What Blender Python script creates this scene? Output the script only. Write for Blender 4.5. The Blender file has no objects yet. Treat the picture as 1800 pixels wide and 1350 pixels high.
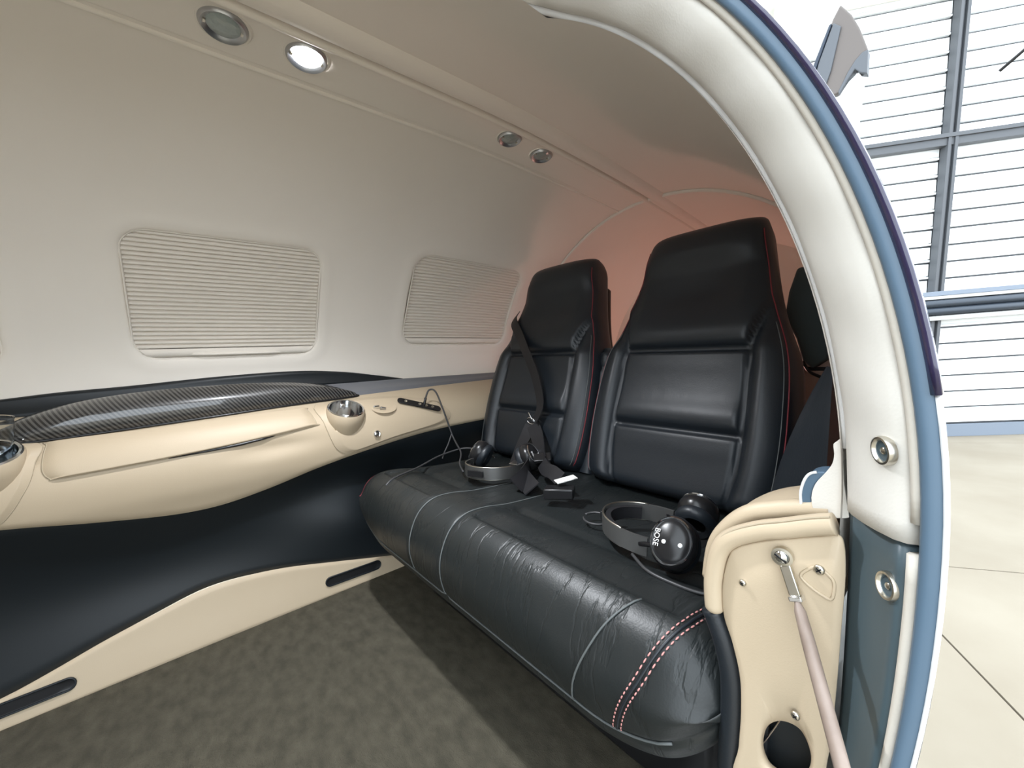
import bpy, bmesh, math, random
from mathutils import Vector, Matrix
random.seed(7)
scene = bpy.context.scene
COL = scene.collection

# ------------------------------------------------------------------ camera
YAW, PIT, ROL, FPX = .710, .082, -.043, 707.0
fw = Vector((math.sin(YAW)*math.cos(PIT), math.cos(YAW)*math.cos(PIT), -math.sin(PIT)))
rt = fw.cross(Vector((0, 0, 1))).normalized(); upv = rt.cross(fw)
c_, s_ = math.cos(ROL), math.sin(ROL)
rt2 = rt*c_ + upv*s_; up2 = upv*c_ - rt*s_
cam_d = bpy.data.cameras.new('camera'); cam = bpy.data.objects.new('camera', cam_d); COL.objects.link(cam)
cam_d.sensor_width = 36; cam_d.lens = FPX*36/1800; cam_d.clip_start = .01; cam_d.clip_end = 200
mw = Matrix((rt2, up2, -fw)).transposed().to_4x4(); mw.translation = Vector((0, 0, .70))
cam.matrix_world = mw
scene.camera = cam

# ------------------------------------------------------------------ world and exposure
w = bpy.data.worlds.new('world'); scene.world = w; w.use_nodes = True
bg = w.node_tree.nodes['Background']; bg.inputs[0].default_value = (.85, .93, 1.0, 1); bg.inputs[1].default_value = 1.0
vs = scene.view_settings; vs.view_transform = 'Standard'; vs.look = 'None'; vs.gamma = 1; vs.exposure = 2.25
vs.use_curve_mapping = False

# ------------------------------------------------------------------ materials
MATS = {}
def mat(name, col, rough=.5, metal=0, noise=None, bump=None, coat=0, emit=None, trans=0, ior=1.45, spec=.5, sheen=0):
    m = bpy.data.materials.new(name); m.use_nodes = True
    nt = m.node_tree; b = nt.nodes['Principled BSDF']
    b.inputs['Base Color'].default_value = (*col, 1); b.inputs['Roughness'].default_value = rough
    b.inputs['Metallic'].default_value = metal; b.inputs['IOR'].default_value = ior
    b.inputs['Specular IOR Level'].default_value = spec
    b.inputs['Coat Weight'].default_value = coat; b.inputs['Coat Roughness'].default_value = .05
    b.inputs['Transmission Weight'].default_value = trans
    if sheen: b.inputs['Sheen Weight'].default_value = sheen
    if emit:
        b.inputs['Emission Color'].default_value = (*emit[0], 1); b.inputs['Emission Strength'].default_value = emit[1]
    tc = nt.nodes.new('ShaderNodeTexCoord')
    if noise:   # (scale, second colour, lo, hi, mapping scale)
        mp = nt.nodes.new('ShaderNodeMapping'); mp.inputs['Scale'].default_value = noise[4] if len(noise) > 4 else (1, 1, 1)
        nt.links.new(tc.outputs['Object'], mp.inputs[0])
        n = nt.nodes.new('ShaderNodeTexNoise'); n.inputs['Scale'].default_value = noise[0]; n.inputs['Detail'].default_value = 6
        nt.links.new(mp.outputs[0], n.inputs['Vector'])
        r = nt.nodes.new('ShaderNodeValToRGB'); r.color_ramp.elements[0].position = noise[2]; r.color_ramp.elements[1].position = noise[3]
        r.color_ramp.elements[0].color = (*col, 1); r.color_ramp.elements[1].color = (*noise[1], 1)
        nt.links.new(n.outputs['Fac'], r.inputs[0]); nt.links.new(r.outputs[0], b.inputs['Base Color'])
    if bump:    # list of (type, scale, strength, distance, mapping)
        prev = None
        for ty, sc, st, di, mpv in bump:
            mp = nt.nodes.new('ShaderNodeMapping'); mp.inputs['Scale'].default_value = mpv
            nt.links.new(tc.outputs['Object'], mp.inputs[0])
            if ty == 'vor':
                t = nt.nodes.new('ShaderNodeTexVoronoi'); out = t.outputs['Distance']
            else:
                t = nt.nodes.new('ShaderNodeTexNoise'); t.inputs['Detail'].default_value = 5; out = t.outputs['Fac']
            t.inputs['Scale'].default_value = sc; nt.links.new(mp.outputs[0], t.inputs['Vector'])
            if ty == 'crease':     # thin creases where the noise crosses its middle
                a = nt.nodes.new('ShaderNodeMath'); a.operation = 'SUBTRACT'; a.inputs[1].default_value = .5; nt.links.new(out, a.inputs[0])
                a2 = nt.nodes.new('ShaderNodeMath'); a2.operation = 'ABSOLUTE'; nt.links.new(a.outputs[0], a2.inputs[0])
                a3 = nt.nodes.new('ShaderNodeMath'); a3.operation = 'MINIMUM'; a3.inputs[1].default_value = .03; nt.links.new(a2.outputs[0], a3.inputs[0])
                a4 = nt.nodes.new('ShaderNodeMath'); a4.operation = 'MULTIPLY'; a4.inputs[1].default_value = 30; nt.links.new(a3.outputs[0], a4.inputs[0]); out = a4.outputs[0]
            bp = nt.nodes.new('ShaderNodeBump'); bp.inputs['Strength'].default_value = st; bp.inputs['Distance'].default_value = di
            nt.links.new(out, bp.inputs['Height'])
            if prev: nt.links.new(prev.outputs[0], bp.inputs['Normal'])
            prev = bp
        nt.links.new(prev.outputs[0], b.inputs['Normal'])
    MATS[name] = m; return m
U = (1, 1, 1)
mat('liner', (.88, .82, .742), .75, noise=(3, (.90, .84, .762), .35, .65), bump=[('noise', 900, .12, .001, U)])
mat('shade', (.84, .78, .70), .85)
mat('beige', (.49, .395, .277), .5, noise=(5, (.51, .415, .295), .3, .7), bump=[('vor', 700, .08, .0006, U)])
mat('pad', (.66, .63, .575), .5, bump=[('vor', 500, .12, .0006, U), ('noise', 12, .25, .004, U)])
mat('bead', (.62, .58, .51), .7, bump=[('noise', 300, .3, .001, U)])
mat('seam_shadow', (.42, .35, .25), .8)
mat('piping', (.72, .72, .72), .35)
mat('leather', (.010, .014, .019), .42, spec=.62, bump=[('vor', 420, .10, .0008, U), ('noise', 22, .22, .003, U)])
mat('leather_worn', (.011, .014, .0145), .43, spec=.55, noise=(9, (.018, .020, .020), .45, .75), bump=[('vor', 420, .12, .0008, U), ('crease', 7, .35, .0022, (1.0, 3.2, .8)), ('noise', 16, .25, .004, (1, 1.6, 1))])
mat('black_panel', (.007, .010, .0125), .42, bump=[('vor', 800, .06, .0005, U)])
mat('black_plastic', (.012, .012, .013), .28)
mat('black_web', (.010, .010, .012), .6, bump=[('noise', 400, .3, .0006, (1, 1, 3))])
mat('rubber', (.02, .025, .03), .5)
mat('cord', (.045, .045, .047), .4)
mat('carpet', (.066, .059, .040), .95, noise=(34, (.120, .107, .075), .30, .72, (1.3, .7, 1)), bump=[('noise', 520, 1.0, .005, (1.5, .5, 1)), ('noise', 120, .4, .004, (1.5, .5, 1))])
mat('chrome', (.78, .79, .80), .12, 1)
mat('steel', (.60, .57, .50), .28, 1)
mat('brushed', (.50, .51, .53), .35, 1)
mat('rod', (.20, .15, .12), .45, 0, noise=(60, (.27, .21, .175), .3, .7, (1, 1, .1)), spec=.6)
mat('grey_trim', (.16, .165, .18), .30, 0, coat=.3)
mat('seal', (.08, .132, .19), .42, noise=(8, (.096, .148, .205), .3, .7))
mat('jamb_dark', (.055, .085, .10), .42, noise=(12, (.07, .10, .115), .3, .7, (1, 1, .3)))
mat('navy', (.025, .02, .06), .25, coat=.6)
mat('white_paint', (.85, .85, .84), .3, coat=.4)
mat('red_thread', (.19, .022, .03), .6)
mat('pink_thread', (.62, .28, .26), .6)
mat('grey_thread', (.10, .11, .11), .5)
mat('lens_grey', (.35, .40, .39), .2, coat=.5, bump=[('vor', 120, .5, .002, U)])
mat('lens_lit', (1, 1, 1), .3, emit=((.92, .95, 1.0), 14))
mat('clear', (.92, .95, .97), .03, trans=1, ior=1.25)
mat('tag_white', (.80, .80, .76), .6, noise=(150, (.45, .45, .42), .55, .62))
mat('white_mark', (.9, .9, .9), .5)
mat('grey_metal', (.17, .17, .165), .35, .7)
mat('cladding', (.88, .90, .90), .55)
mat('steel_paint', (.075, .08, .088), .5)
mat('girder', (.035, .045, .06), .35, .2)
mat('girder_light', (.35, .35, .34), .4)
mat('plinth', (.17, .20, .245), .6)
mat('concrete', (.235, .20, .15), .8, noise=(1.4, (.28, .245, .19), .3, .7), bump=[('noise', 40, .1, .004, U)])
mat('joint', (.16, .14, .11), .9)
mat('eave', (.80, .78, .72), .7, noise=(2, (.70, .68, .62), .45, .7))
mat('winglet_tan', (.10, .085, .077), .45)
mat('winglet_grey', (.075, .083, .095), .5)
mat('boot', (.02, .03, .05), .5)
mat('tan_board', (.55, .40, .33), .7)
mat('duffel', (.06, .09, .095), .7, bump=[('noise', 300, .3, .001, U)])
mat('added_lamp_lens', (.9, .12, .08), .4, emit=((1, .3, .2), 2))

# carbon-fibre twill with clear coat
m = mat('carbon', (.02, .02, .022), .32, coat=1.0); nt = m.node_tree; b = nt.nodes['Principled BSDF']
tc = nt.nodes.new('ShaderNodeTexCoord'); mp = nt.nodes.new('ShaderNodeMapping'); mp.inputs['Rotation'].default_value = (0, math.radians(38), 0)
nt.links.new(tc.outputs['Object'], mp.inputs[0])
wv = nt.nodes.new('ShaderNodeTexWave'); wv.bands_direction = 'X'; wv.inputs['Scale'].default_value = 46; nt.links.new(mp.outputs[0], wv.inputs[0])
rp = nt.nodes.new('ShaderNodeValToRGB'); rp.color_ramp.elements[0].position = .35; rp.color_ramp.elements[1].position = .65
rp.color_ramp.elements[0].color = (.008, .008, .009, 1); rp.color_ramp.elements[1].color = (.085, .082, .078, 1)
nt.links.new(wv.outputs['Fac'], rp.inputs[0]); nt.links.new(rp.outputs[0], b.inputs['Base Color'])

# ------------------------------------------------------------------ mesh helpers
def add(name, verts, faces, m, parent=None, smooth=True, **kw):
    me = bpy.data.meshes.new(name); me.from_pydata([tuple(v) for v in verts], [], faces); me.validate(); me.update()
    if smooth: me.polygons.foreach_set('use_smooth', [True]*len(me.polygons))
    o = bpy.data.objects.new(name, me); COL.objects.link(o); me.materials.append(MATS[m]); o.parent = parent
    bm = bmesh.new(); bm.from_mesh(me); bmesh.ops.recalc_face_normals(bm, faces=bm.faces); bm.to_mesh(me); bm.free()
    tag(o, **kw); return o
def tag(o, label=None, cat=None, group=None, kind=None):
    if label: o['label'] = label
    if cat: o['category'] = cat
    if group: o['group'] = group
    if kind: o['kind'] = kind
    return o
def empty(name, loc=(0, 0, 0), **kw):
    o = bpy.data.objects.new(name, None); o.location = loc; o.empty_display_size = .02; COL.objects.link(o); return tag(o, **kw)
def shift(vs, parent):     # world points to the parent's local frame
    p = Vector((0, 0, 0))
    while parent: p = p+parent.location; parent = parent.parent
    return [Vector(v)-p for v in vs]
def addw(name, vs, fs, m, parent=None, smooth=True, **kw): return add(name, shift(vs, parent), fs, m, parent, smooth, **kw)
def sharp(o, ang=40):
    o.data.set_sharp_from_angle(angle=math.radians(ang)); return o
def bev(o, wd, seg=3):
    md = o.modifiers.new('bevel', 'BEVEL'); md.width = wd; md.segments = seg; md.limit_method = 'ANGLE'; md.angle_limit = math.radians(35)
    o.data.polygons.foreach_set('use_smooth', [True]*len(o.data.polygons)); sharp(o, 60); return o
def lerp(a, b, t): return a+(b-a)*t
def sstep(a, b, x):
    t = max(0, min(1, (x-a)/(b-a))); return t*t*(3-2*t)
def interp(x, xs, ys):
    if x <= xs[0]: return ys[0]
    for i in range(len(xs)-1):
        if x <= xs[i+1]: return lerp(ys[i], ys[i+1], (x-xs[i])/(xs[i+1]-xs[i]))
    return ys[-1]
def pint(x, pts): return interp(x, [p[0] for p in pts], [p[1] for p in pts])
def smooth_int(x, pts):     # Catmull-Rom through (x, y) points
    n = len(pts)
    if x <= pts[0][0]: return pts[0][1]
    if x >= pts[-1][0]: return pts[-1][1]
    for i in range(n-1):
        if x <= pts[i+1][0]:
            p0 = pts[max(i-1, 0)]; p1 = pts[i]; p2 = pts[i+1]; p3 = pts[min(i+2, n-1)]
            h = p2[0]-p1[0]; t = (x-p1[0])/h
            m1 = (p2[1]-p0[1])/(p2[0]-p0[0])*h; m2 = (p3[1]-p1[1])/(p3[0]-p1[0])*h
            return (2*t**3-3*t*t+1)*p1[1]+(t**3-2*t*t+t)*m1+(-2*t**3+3*t*t)*p2[1]+(t**3-t*t)*m2
def cr(pts, per=8, closed=False):
    pts = [Vector(p) for p in pts]; n = len(pts); out = []
    rng = range(n) if closed else range(n-1)
    for i in rng:
        if closed: p0, p1, p2, p3 = pts[i-1], pts[i], pts[(i+1) % n], pts[(i+2) % n]
        else: p0, p1, p2, p3 = pts[max(i-1, 0)], pts[i], pts[i+1], pts[min(i+2, n-1)]
        for k in range(per):
            t = k/per; out.append(.5*((2*p1)+(p2-p0)*t+(2*p0-5*p1+4*p2-p3)*t*t+(3*p1-p0-3*p2+p3)*t**3))
    if not closed: out.append(pts[-1])
    return out
def gridf(nu, nv, off=0, wrap=False):
    fs = []
    for i in range(nu-1):
        for j in range(nv if wrap else nv-1):
            a = off+i*nv+j; b2 = off+i*nv+(j+1) % nv
            fs.append((a, b2, b2+nv, a+nv))
    return fs
def tube(name, pts, r, m, parent=None, n=8, caps=True, flat=None, **kw):
    pts = [Vector(p) for p in pts]; vs = []; N = len(pts); prev = None
    for i, p in enumerate(pts):
        t = (pts[min(i+1, N-1)]-pts[max(i-1, 0)]).normalized()
        if prev is None:
            a = Vector((0, 0, 1)) if abs(t.z) < .9 else Vector((1, 0, 0)); u = t.cross(a).normalized()
        else: u = (prev-t*prev.dot(t)).normalized()
        prev = u; v = t.cross(u); rr = r(i/(N-1)) if callable(r) else r
        for k in range(n):
            an = 2*math.pi*k/n; vs.append(p+u*(math.cos(an)*rr)+v*(math.sin(an)*rr))
    fs = gridf(N, n, 0, True)
    if caps: fs += [tuple(range(n))[::-1], tuple(range((N-1)*n, N*n))]
    return addw(name, vs, fs, m, parent, **kw)
def ribbon(name, pts, wdir, wd, th, m, parent=None, **kw):   # flat webbing strip
    pts = [Vector(p) for p in pts]; N = len(pts); vs = []
    for i, p in enumerate(pts):
        t = (pts[min(i+1, N-1)]-pts[max(i-1, 0)]).normalized()
        wv_ = Vector(wdir[i] if isinstance(wdir, list) else wdir); wv_ = (wv_-t*wv_.dot(t)).normalized(); nn = t.cross(wv_)
        for a, b2 in ((-1, -1), (1, -1), (1, 1), (-1, 1)): vs.append(p+wv_*(a*wd/2)+nn*(b2*th/2))
    fs = gridf(N, 4, 0, True)+[(3, 2, 1, 0), tuple(range((N-1)*4, N*4))]
    return sharp(addw(name, vs, fs, m, parent, **kw))
def basis(nrm):
    nrm = Vector(nrm).normalized(); a = Vector((0, 0, 1)) if abs(nrm.z) < .9 else Vector((1, 0, 0))
    u = a.cross(nrm).normalized(); return u, nrm.cross(u), nrm
def lathe(name, prof, c, nrm, m, parent=None, n=32, sx=1, sy=1, **kw):   # prof: (radius, height along nrm)
    u, v, nn = basis(nrm); c = Vector(c); vs = []
    for r, h in prof:
        for k in range(n):
            a = 2*math.pi*k/n; vs.append(c+u*(math.cos(a)*r*sx)+v*(math.sin(a)*r*sy)+nn*h)
    fs = gridf(len(prof), n, 0, True)
    if prof[0][0] > 1e-6: pass
    return sharp(addw(name, vs, fs, m, parent, **kw), 50)
def disc(name, r, c, nrm, m, parent=None, n=28, th=.001, **kw):
    return lathe(name, [(1e-5, th), (r*.8, th), (r, th*.4), (r, -th)], c, nrm, m, parent, n, **kw)
def box(name, c, s, m, parent=None, bevel=0, ax=None, **kw):   # ax: three axis vectors
    c = Vector(c); ax = [Vector(a) for a in ax] if ax else [Vector((1, 0, 0)), Vector((0, 1, 0)), Vector((0, 0, 1))]
    vs = [c+ax[0]*(i*s[0]/2)+ax[1]*(j*s[1]/2)+ax[2]*(k*s[2]/2) for i in (-1, 1) for j in (-1, 1) for k in (-1, 1)]
    fs = [(0, 1, 3, 2), (4, 6, 7, 5), (0, 4, 5, 1), (2, 3, 7, 6), (0, 2, 6, 4), (1, 5, 7, 3)]
    o = addw(name, vs, fs, m, parent, smooth=False, **kw)
    if bevel: bev(o, bevel)
    return o
def extrude(name, poly, depth, m, parent=None, bevel=0, hole=None, **kw):   # poly: 3D points (planar), depth vector
    depth = Vector(depth); P = [Vector(p) for p in poly]; n = len(P)
    if hole is None:
        vs = P+[p+depth for p in P]; fs = [tuple(range(n)), tuple(range(n, 2*n))[::-1]]+[(i, (i+1) % n, n+(i+1) % n, n+i) for i in range(n)]
    else:      # hole: same count of points, matched by index
        H = [Vector(p) for p in hole]; vs = P+[p+depth for p in P]+H+[p+depth for p in H]; fs = []
        for i in range(n):
            j = (i+1) % n
            fs += [(i, j, 2*n+j, 2*n+i), (n+j, n+i, 3*n+i, 3*n+j), (i, n+i, n+j, j), (2*n+i, 2*n+j, 3*n+j, 3*n+i)]
    o = addw(name, vs, fs, m, parent, smooth=False, **kw)
    if bevel: bev(o, bevel)
    return o

# ------------------------------------------------------------------ the cabin's section
Y0, Z0 = .697, .574
def Rx(x): return .63-.045*max(0, min(3, (x-.55)/.65))**1.5
def cyl(x, th, dr=0):
    R = Rx(x)+dr; return Vector((x, Y0+R*math.cos(th), Z0+R*math.sin(th)))
PZ = [0, .1, .2, .28, .36, .42, .48, .53, .57, .60, .64, .68, .70]
PY = [1.24, 1.25, 1.25, 1.24, 1.215, 1.19, 1.183, 1.20, 1.25, 1.30, 1.32, 1.318, 1.314]
PP = list(zip(PZ, PY))
def prof(z, x=0): return smooth_int(z, PP)-.045*max(0, min(3, (x-.55)/.65))**1.5
def side(x, z, off=0):      # a point on the far lower side wall, off metres into the cabin
    e = .004; dy = (prof(z+e, x)-prof(z-e, x))/(2*e); l = math.hypot(1, dy)
    return Vector((x, prof(z, x)-off/l, z+off*dy/l))
D2R = math.radians
XF, XB = -.95, 1.20

# floor
fo = [(XF, .10), (.345, .10), (.345, .185), (XB, .185), (XB, 1.262), (XF, 1.262)]
floor = extrude('floor', [(x, y, 0) for x, y in fo], (0, 0, -.03), 'carpet', label='dark mottled brown-grey carpet of the cabin floor', kind='structure')

# upper side wall with window recesses
WINS = [(-.052, .353, 13.0, 41.4), (.628, 1.055, 14.9, 44.2), (-.66, -.247, 11.5, 40.5)]
def wsd(x, th, W):          # signed distance (m) to a window's rounded outline, and local radius
    x0, x1, t0, t1 = W; R = .63; s = R*th; s0, s1 = R*D2R(t0), R*D2R(t1)
    cx, cs = (x0+x1)/2, (s0+s1)/2; rad = .052
    qx = abs(x-cx)-(x1-x0)/2+rad; qs = abs(s-cs)-(s1-s0)/2+rad
    return math.hypot(max(qx, 0), max(qs, 0))+min(max(qx, qs), 0)-rad
def wall_dr(x, th):
    d = min(wsd(x, th, W) for W in WINS)
    return .018*(1-sstep(-.010, .003, d))-.002*math.exp(-((d-.020)/.014)**2)
NX, NT = 360, 150
vs = []
xs = [lerp(XF, XB, i/(NX-1)) for i in range(NX)]; ths = [lerp(D2R(2.0), D2R(80.2), j/(NT-1)) for j in range(NT)]
for x in xs:
    for th in ths: vs.append(cyl(x, th, wall_dr(x, th)))
add('wall_right', vs, gridf(NX, NT), 'liner', label='smooth cream cabin side wall around the shaded windows', kind='structure')

for k, W in enumerate(WINS):
    cx = (W[0]+W[1])/2; root = empty('window_%d' % (k+1), cyl(cx, D2R((W[2]+W[3])/2)), kind='structure',
        label=['cream cabin window with its pleated shade drawn, beside the carbon armrest', 'smaller-looking shaded window close behind the far seat headrest', 'edge of a third shaded window at the left of the picture'][k])
    R = .63; x0, x1 = W[0]+.003, W[1]-.003; s0, s1 = R*D2R(W[2])+.003, R*D2R(W[3])-.003; rad = .048
    NP = 27; bar = .022; vs = []; rows = []
    for j in range(NP*4+1): rows.append(lerp(s0+bar, s1, j/(NP*4)))
    def lim(s):
        d = 0
        for e in (s-s0, s1-s):
            if e < rad: d = max(d, rad-math.sqrt(max(0, rad*rad-(rad-e)**2)))
        return x0+d, x1-d
    NC = 26
    for j, s in enumerate(rows):
        a, b2 = lim(s); f = (j % 4)/4; zz = (.0075, .0012, 0, .0006)[j % 4]
        for i in range(NC): vs.append(cyl(lerp(a, b2, i/(NC-1)), s/R, .0025+zz))
    o = addw('pleated_shade', vs, gridf(len(rows), NC), 'shade', root, smooth=False)
    # bottom bar and its finger lip
    vs = []
    prof_b = [(s0+.0015, .012), (s0+.003, .001), (s0+.010, -.002), (s0+bar-.003, -.002), (s0+bar, .004)]
    for s, dr in prof_b:
        a, b2 = lim(s)
        for i in range(NC): vs.append(cyl(lerp(a, b2, i/(NC-1)), s/R, dr))
    addw('bottom_bar', vs, gridf(len(prof_b), NC), 'shade', root)
    vs = []
    for s, dr in ((s0+.012, -.002), (s0+.010, -.007), (s0+.006, -.008), (s0+.004, 0)):
        for i in range(14):
            t = i/13; vs.append(cyl(lerp(x0+.10, x1-.09, t), s/R, dr*math.sin(math.pi*min(1, max(0, t*6, 0))/2 if t < 1/6 else (math.pi/2 if t < 5/6 else math.pi*(1-t)*3))))
    addw('finger_lip', vs, gridf(4, 14), 'shade', root)
    # gasket seam around the opening
    pts = []
    for cxx, css, a0 in ((x1-rad, s1-rad, 0), (x0+rad, s1-rad, 90), (x0+rad, s0+rad, 180), (x1-rad, s0+rad, 270)):
        for q in range(9):
            a = D2R(a0+q*11.25); pts.append(cyl(cxx+math.cos(a)*(rad+.002), (css+math.sin(a)*(rad+.002))/R, .004))
    pts.append(pts[0]); tube('gasket', pts, .0022, 'shade', root, 6, caps=False)

# overhead: light strip, lip, duct rail, headliner, as lengthwise sweeps
def sweepx(name, ydr, m, x0=XF, x1=1.72, n=90, **kw):     # ydr: (y at full radius, radial offset: + is up)
    vs = []
    P = cr([(y, d, 0) for y, d in ydr], 5)
    for i in range(n):
        x = lerp(x0, x1, i/(n-1))
        for p in P:
            th = math.acos((p.x-Y0)/.63); vs.append(cyl(x, th, p.y))
    return add(name, vs, gridf(n, len(P)), m, **kw)
sweepx('trim_1', [(.824, .010), (.820, .001), (.8165, -.004), (.812, -.003), (.809, .004), (.805, .004), (.801, -.002), (.78, -.001), (.74, -.001), (.715, -.003), (.706, -.009), (.700, -.011), (.696, -.006), (.695, .006), (.694, .014)], 'liner', label='cream ceiling strip holding four round lamps, with a raised lip', kind='structure')
sweepx('trim_2', [(.699, .014), (.694, .006), (.688, -.004), (.678, -.012), (.664, -.015), (.650, -.012), (.641, -.004), (.637, .004), (.634, .012)], 'liner', label='rounded cream duct cover running along the ceiling beside the lamps', kind='structure')
def cylpatch(name, x0, x1, t0, t1, nx, nt_, m, dr=0, **kw):
    vs = [cyl(lerp(x0, x1, i/(nx-1)), D2R(lerp(t0, t1, j/(nt_-1))), dr) for i in range(nx) for j in range(nt_)]
    return add(name, vs, gridf(nx, nt_), m, **kw)
cylpatch('ceiling', XF, XB, 95.0, 122, 80, 24, 'liner', label='cream headliner between the ceiling duct and the door arch', kind='structure')
cylpatch('wall_left_forward', XF, -.36, 122, 212, 20, 40, 'liner', label='cream near side wall ahead of the door, out of the picture', kind='structure')
vs = [Vector((XF, Y0, Z0))]+[cyl(XF, D2R(t)) for t in range(0, 360, 6)]
add('wall_front', vs, [(0, 1+i, 1+(i+1) % 60) for i in range(60)], 'liner', smooth=False, label='cream forward bulkhead of the cabin, out of the picture', kind='structure')
cylpatch('wall_left', .395, XB, 122, 212, 40, 60, 'liner', label='cream near side wall behind the door frame', kind='structure')
# baggage bay behind the seats
cylpatch('wall_baggage', XB, 1.72, -35, 215, 24, 90, 'liner', dr=-.006, label='cream lining of the baggage bay behind the seats', kind='structure')
vs = [Vector((1.72, Y0, Z0))]+[cyl(1.72, D2R(t)) for t in range(0, 360, 6)]
add('wall_rear', vs, [(0, 1+i, 1+(i+1) % 60) for i in range(60)], 'liner', smooth=False, label='flat cream rear bulkhead of the baggage bay', kind='structure')
tube('trim_3', [cyl(XB-.002, D2R(t), -.003) for t in range(-10, 196, 3)], .006, 'liner', n=8, label='thin cream ridge arching round the cabin behind the headrests', kind='structure')
add('floor_baggage', [(x, y, z) for x in (.95, 1.72) for y in (.12, 1.23) for z in (.30, .33)], [(0, 1, 3, 2), (4, 6, 7, 5), (0, 4, 5, 1), (2, 3, 7, 6), (0, 2, 6, 4), (1, 5, 7, 3)], 'carpet', smooth=False, label='carpeted shelf of the baggage bay behind the bench', kind='structure')

# lower far wall, bands of one surface
KICK = [(-.95, .03), (-.5, .04), (-.303, .057), (-.239, .072), (-.153, .098), (-.061, .121), (.025, .139), (.103, .139), (.206, .124), (.33, .093), (.474, .056), (.6, .03), (1.2, .02)]
BLK = [(-.95, .46), (-.5, .44), (-.26, .407), (-.138, .379), (-.012, .355), (.078, .352), (.18, .369), (.297, .399), (.428, .423), (.638, .448), (.905, .459), (1.2, .465)]
TTOP = [(-.95, .61), (-.5, .628), (-.262, .645), (-.179, .652), (-.072, .656), (.113, .666), (.306, .668), (.442, .655), (.55, .634), (.62, .616)]
def band(name, lo, hi, x0, x1, off, m, nx=110, nz=22, lip=.006, extra=None, **kw):
    vs = []
    for i in range(nx):
        x = lerp(x0, x1, i/(nx-1)); a = lo(x); b2 = hi(x)
        for j in range(nz):
            t = j/(nz-1); z = lerp(a, b2, t)
            o = off-lip*(max(0, 1-t*14)**2+max(0, 1-(1-t)*14)**2)
            if extra: o += extra(x, z, t)
            vs.append(side(x, z, o))
    return add(name, vs, gridf(nx, nz), m, **kw)
base_r = band('baseboard_right', lambda x: -.005, lambda x: smooth_int(x, KICK), XF, 1.2, .010, 'beige', label='cream kick panel with dark slots along the far edge of the carpet', kind='structure')
band('trim_4', lambda x: smooth_int(x, KICK)-.006, lambda x: smooth_int(x, BLK)+.006, XF, 1.2, 0, 'black_panel', nz=34,
     extra=lambda x, z, t: .028*math.exp(-((x-.42)/.16)**2-((z-.20)/.10)**2)-.022*math.exp(-((x-.36)/.2)**2-((z-.33)/.06)**2)-.02*math.exp(-((x+.05)/.25)**2-((z-.22)/.1)**2), label='wavy black side panel between the cream kick panel and the beige ledge', kind='structure')
cupn = Vector((.05, -.42, .9)).normalized()
CUPC = [side(.385, .535, .012)+Vector((0, -.012, .012)), side(-.265, .533, .012)+Vector((0, -.012, .012))]
def sink(x, z, r=.046):
    p = side(x, z, .012)
    for c in CUPC:
        d = p-c; k_ = d.dot(cupn); d = d-cupn*k_
        if d.length < r and k_ > -.046: return -.075
    return 0
def gut(x, z, t):      # the shallow finger scoop under the lid
    return -.010*math.exp(-((x-.20)/.085)**2-((z-.478)/.020)**2)+sink(x, z, .049)
band('trim_5', lambda x: smooth_int(x, BLK), lambda x: .606, XF, 1.2, .010, 'beige', nx=160, nz=44, extra=gut, label='beige padded side ledge under the windows', kind='structure')
band('trim_6', lambda x: pint(x, [(-.95, .60), (0, .60), (.3, .616), (.62, .612)]), lambda x: smooth_int(x, TTOP), XF, .62, .012, 'black_panel', nz=12, lip=.010, label='black trim band curving below the near window', kind='structure')
band('trim_7', lambda x: pint(x, [(.25, .573), (.43, .573), (1.2, .588)]), lambda x: pint(x, [(.25, .612), (.31, .619), (.62, .617), (1.2, .607)]), .25, 1.2, .016, 'grey_trim', nz=10, lip=.008, label='glossy grey trim strip running aft from the carbon armrest to the far seat', kind='structure')

# ------------------------------------------------------------------ patches on the side ledge
def patch(name, outline, off, m, parent=None, per=6, rings=16, smooth_out=True, skirt=True, **kw):
    P = cr([(x, z, 0) for x, z in outline], per, True) if smooth_out else [Vector((x, z, 0)) for x, z in outline]
    c = sum(P, Vector())/len(P); n = len(P); vs = [side(c.x, c.y, off(0)+sink(c.x, c.y))]
    for r in range(1, rings+1):
        t = (r/rings)**.6
        for p in P:
            q = c.lerp(p, t); vs.append(side(q.x, q.y, off(t)+sink(q.x, q.y)))
    fs = [(0, 1+i, 1+(i+1) % n) for i in range(n)]
    for r in range(rings-1):
        for i in range(n):
            a = 1+r*n+i; b2 = 1+r*n+(i+1) % n; fs.append((a, b2, b2+n, a+n))
    return addw(name, vs, fs, m, parent, **kw)
carb_top = [(-.262, .572), (-.185, .603), (-.116, .619), (-.017, .632), (.11, .636), (.22, .632), (.307, .621), (.389, .595), (.432, .577)]
carb_bot = [(.43, .571), (.241, .566), (.097, .560), (-.076, .554), (-.192, .551), (-.248, .553)]
root = empty('carbon_armrest', side(.1, .6), label='glossy black carbon-fibre armrest lying on the beige ledge below the window', cat='armrest')
patch('armrest_shell', carb_top+carb_bot, lambda t: .010+.052*math.sqrt(max(0, 1-t**2.4)), 'carbon', root, rings=18)
rim = cr([(x, z, 0) for x, z in carb_top+carb_bot], 6, True); rim.append(rim[0])
tube('edge_bead', [side(p.x, p.y, .013) for p in rim], .0028, 'black_plastic', root, 6, caps=False)

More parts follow.
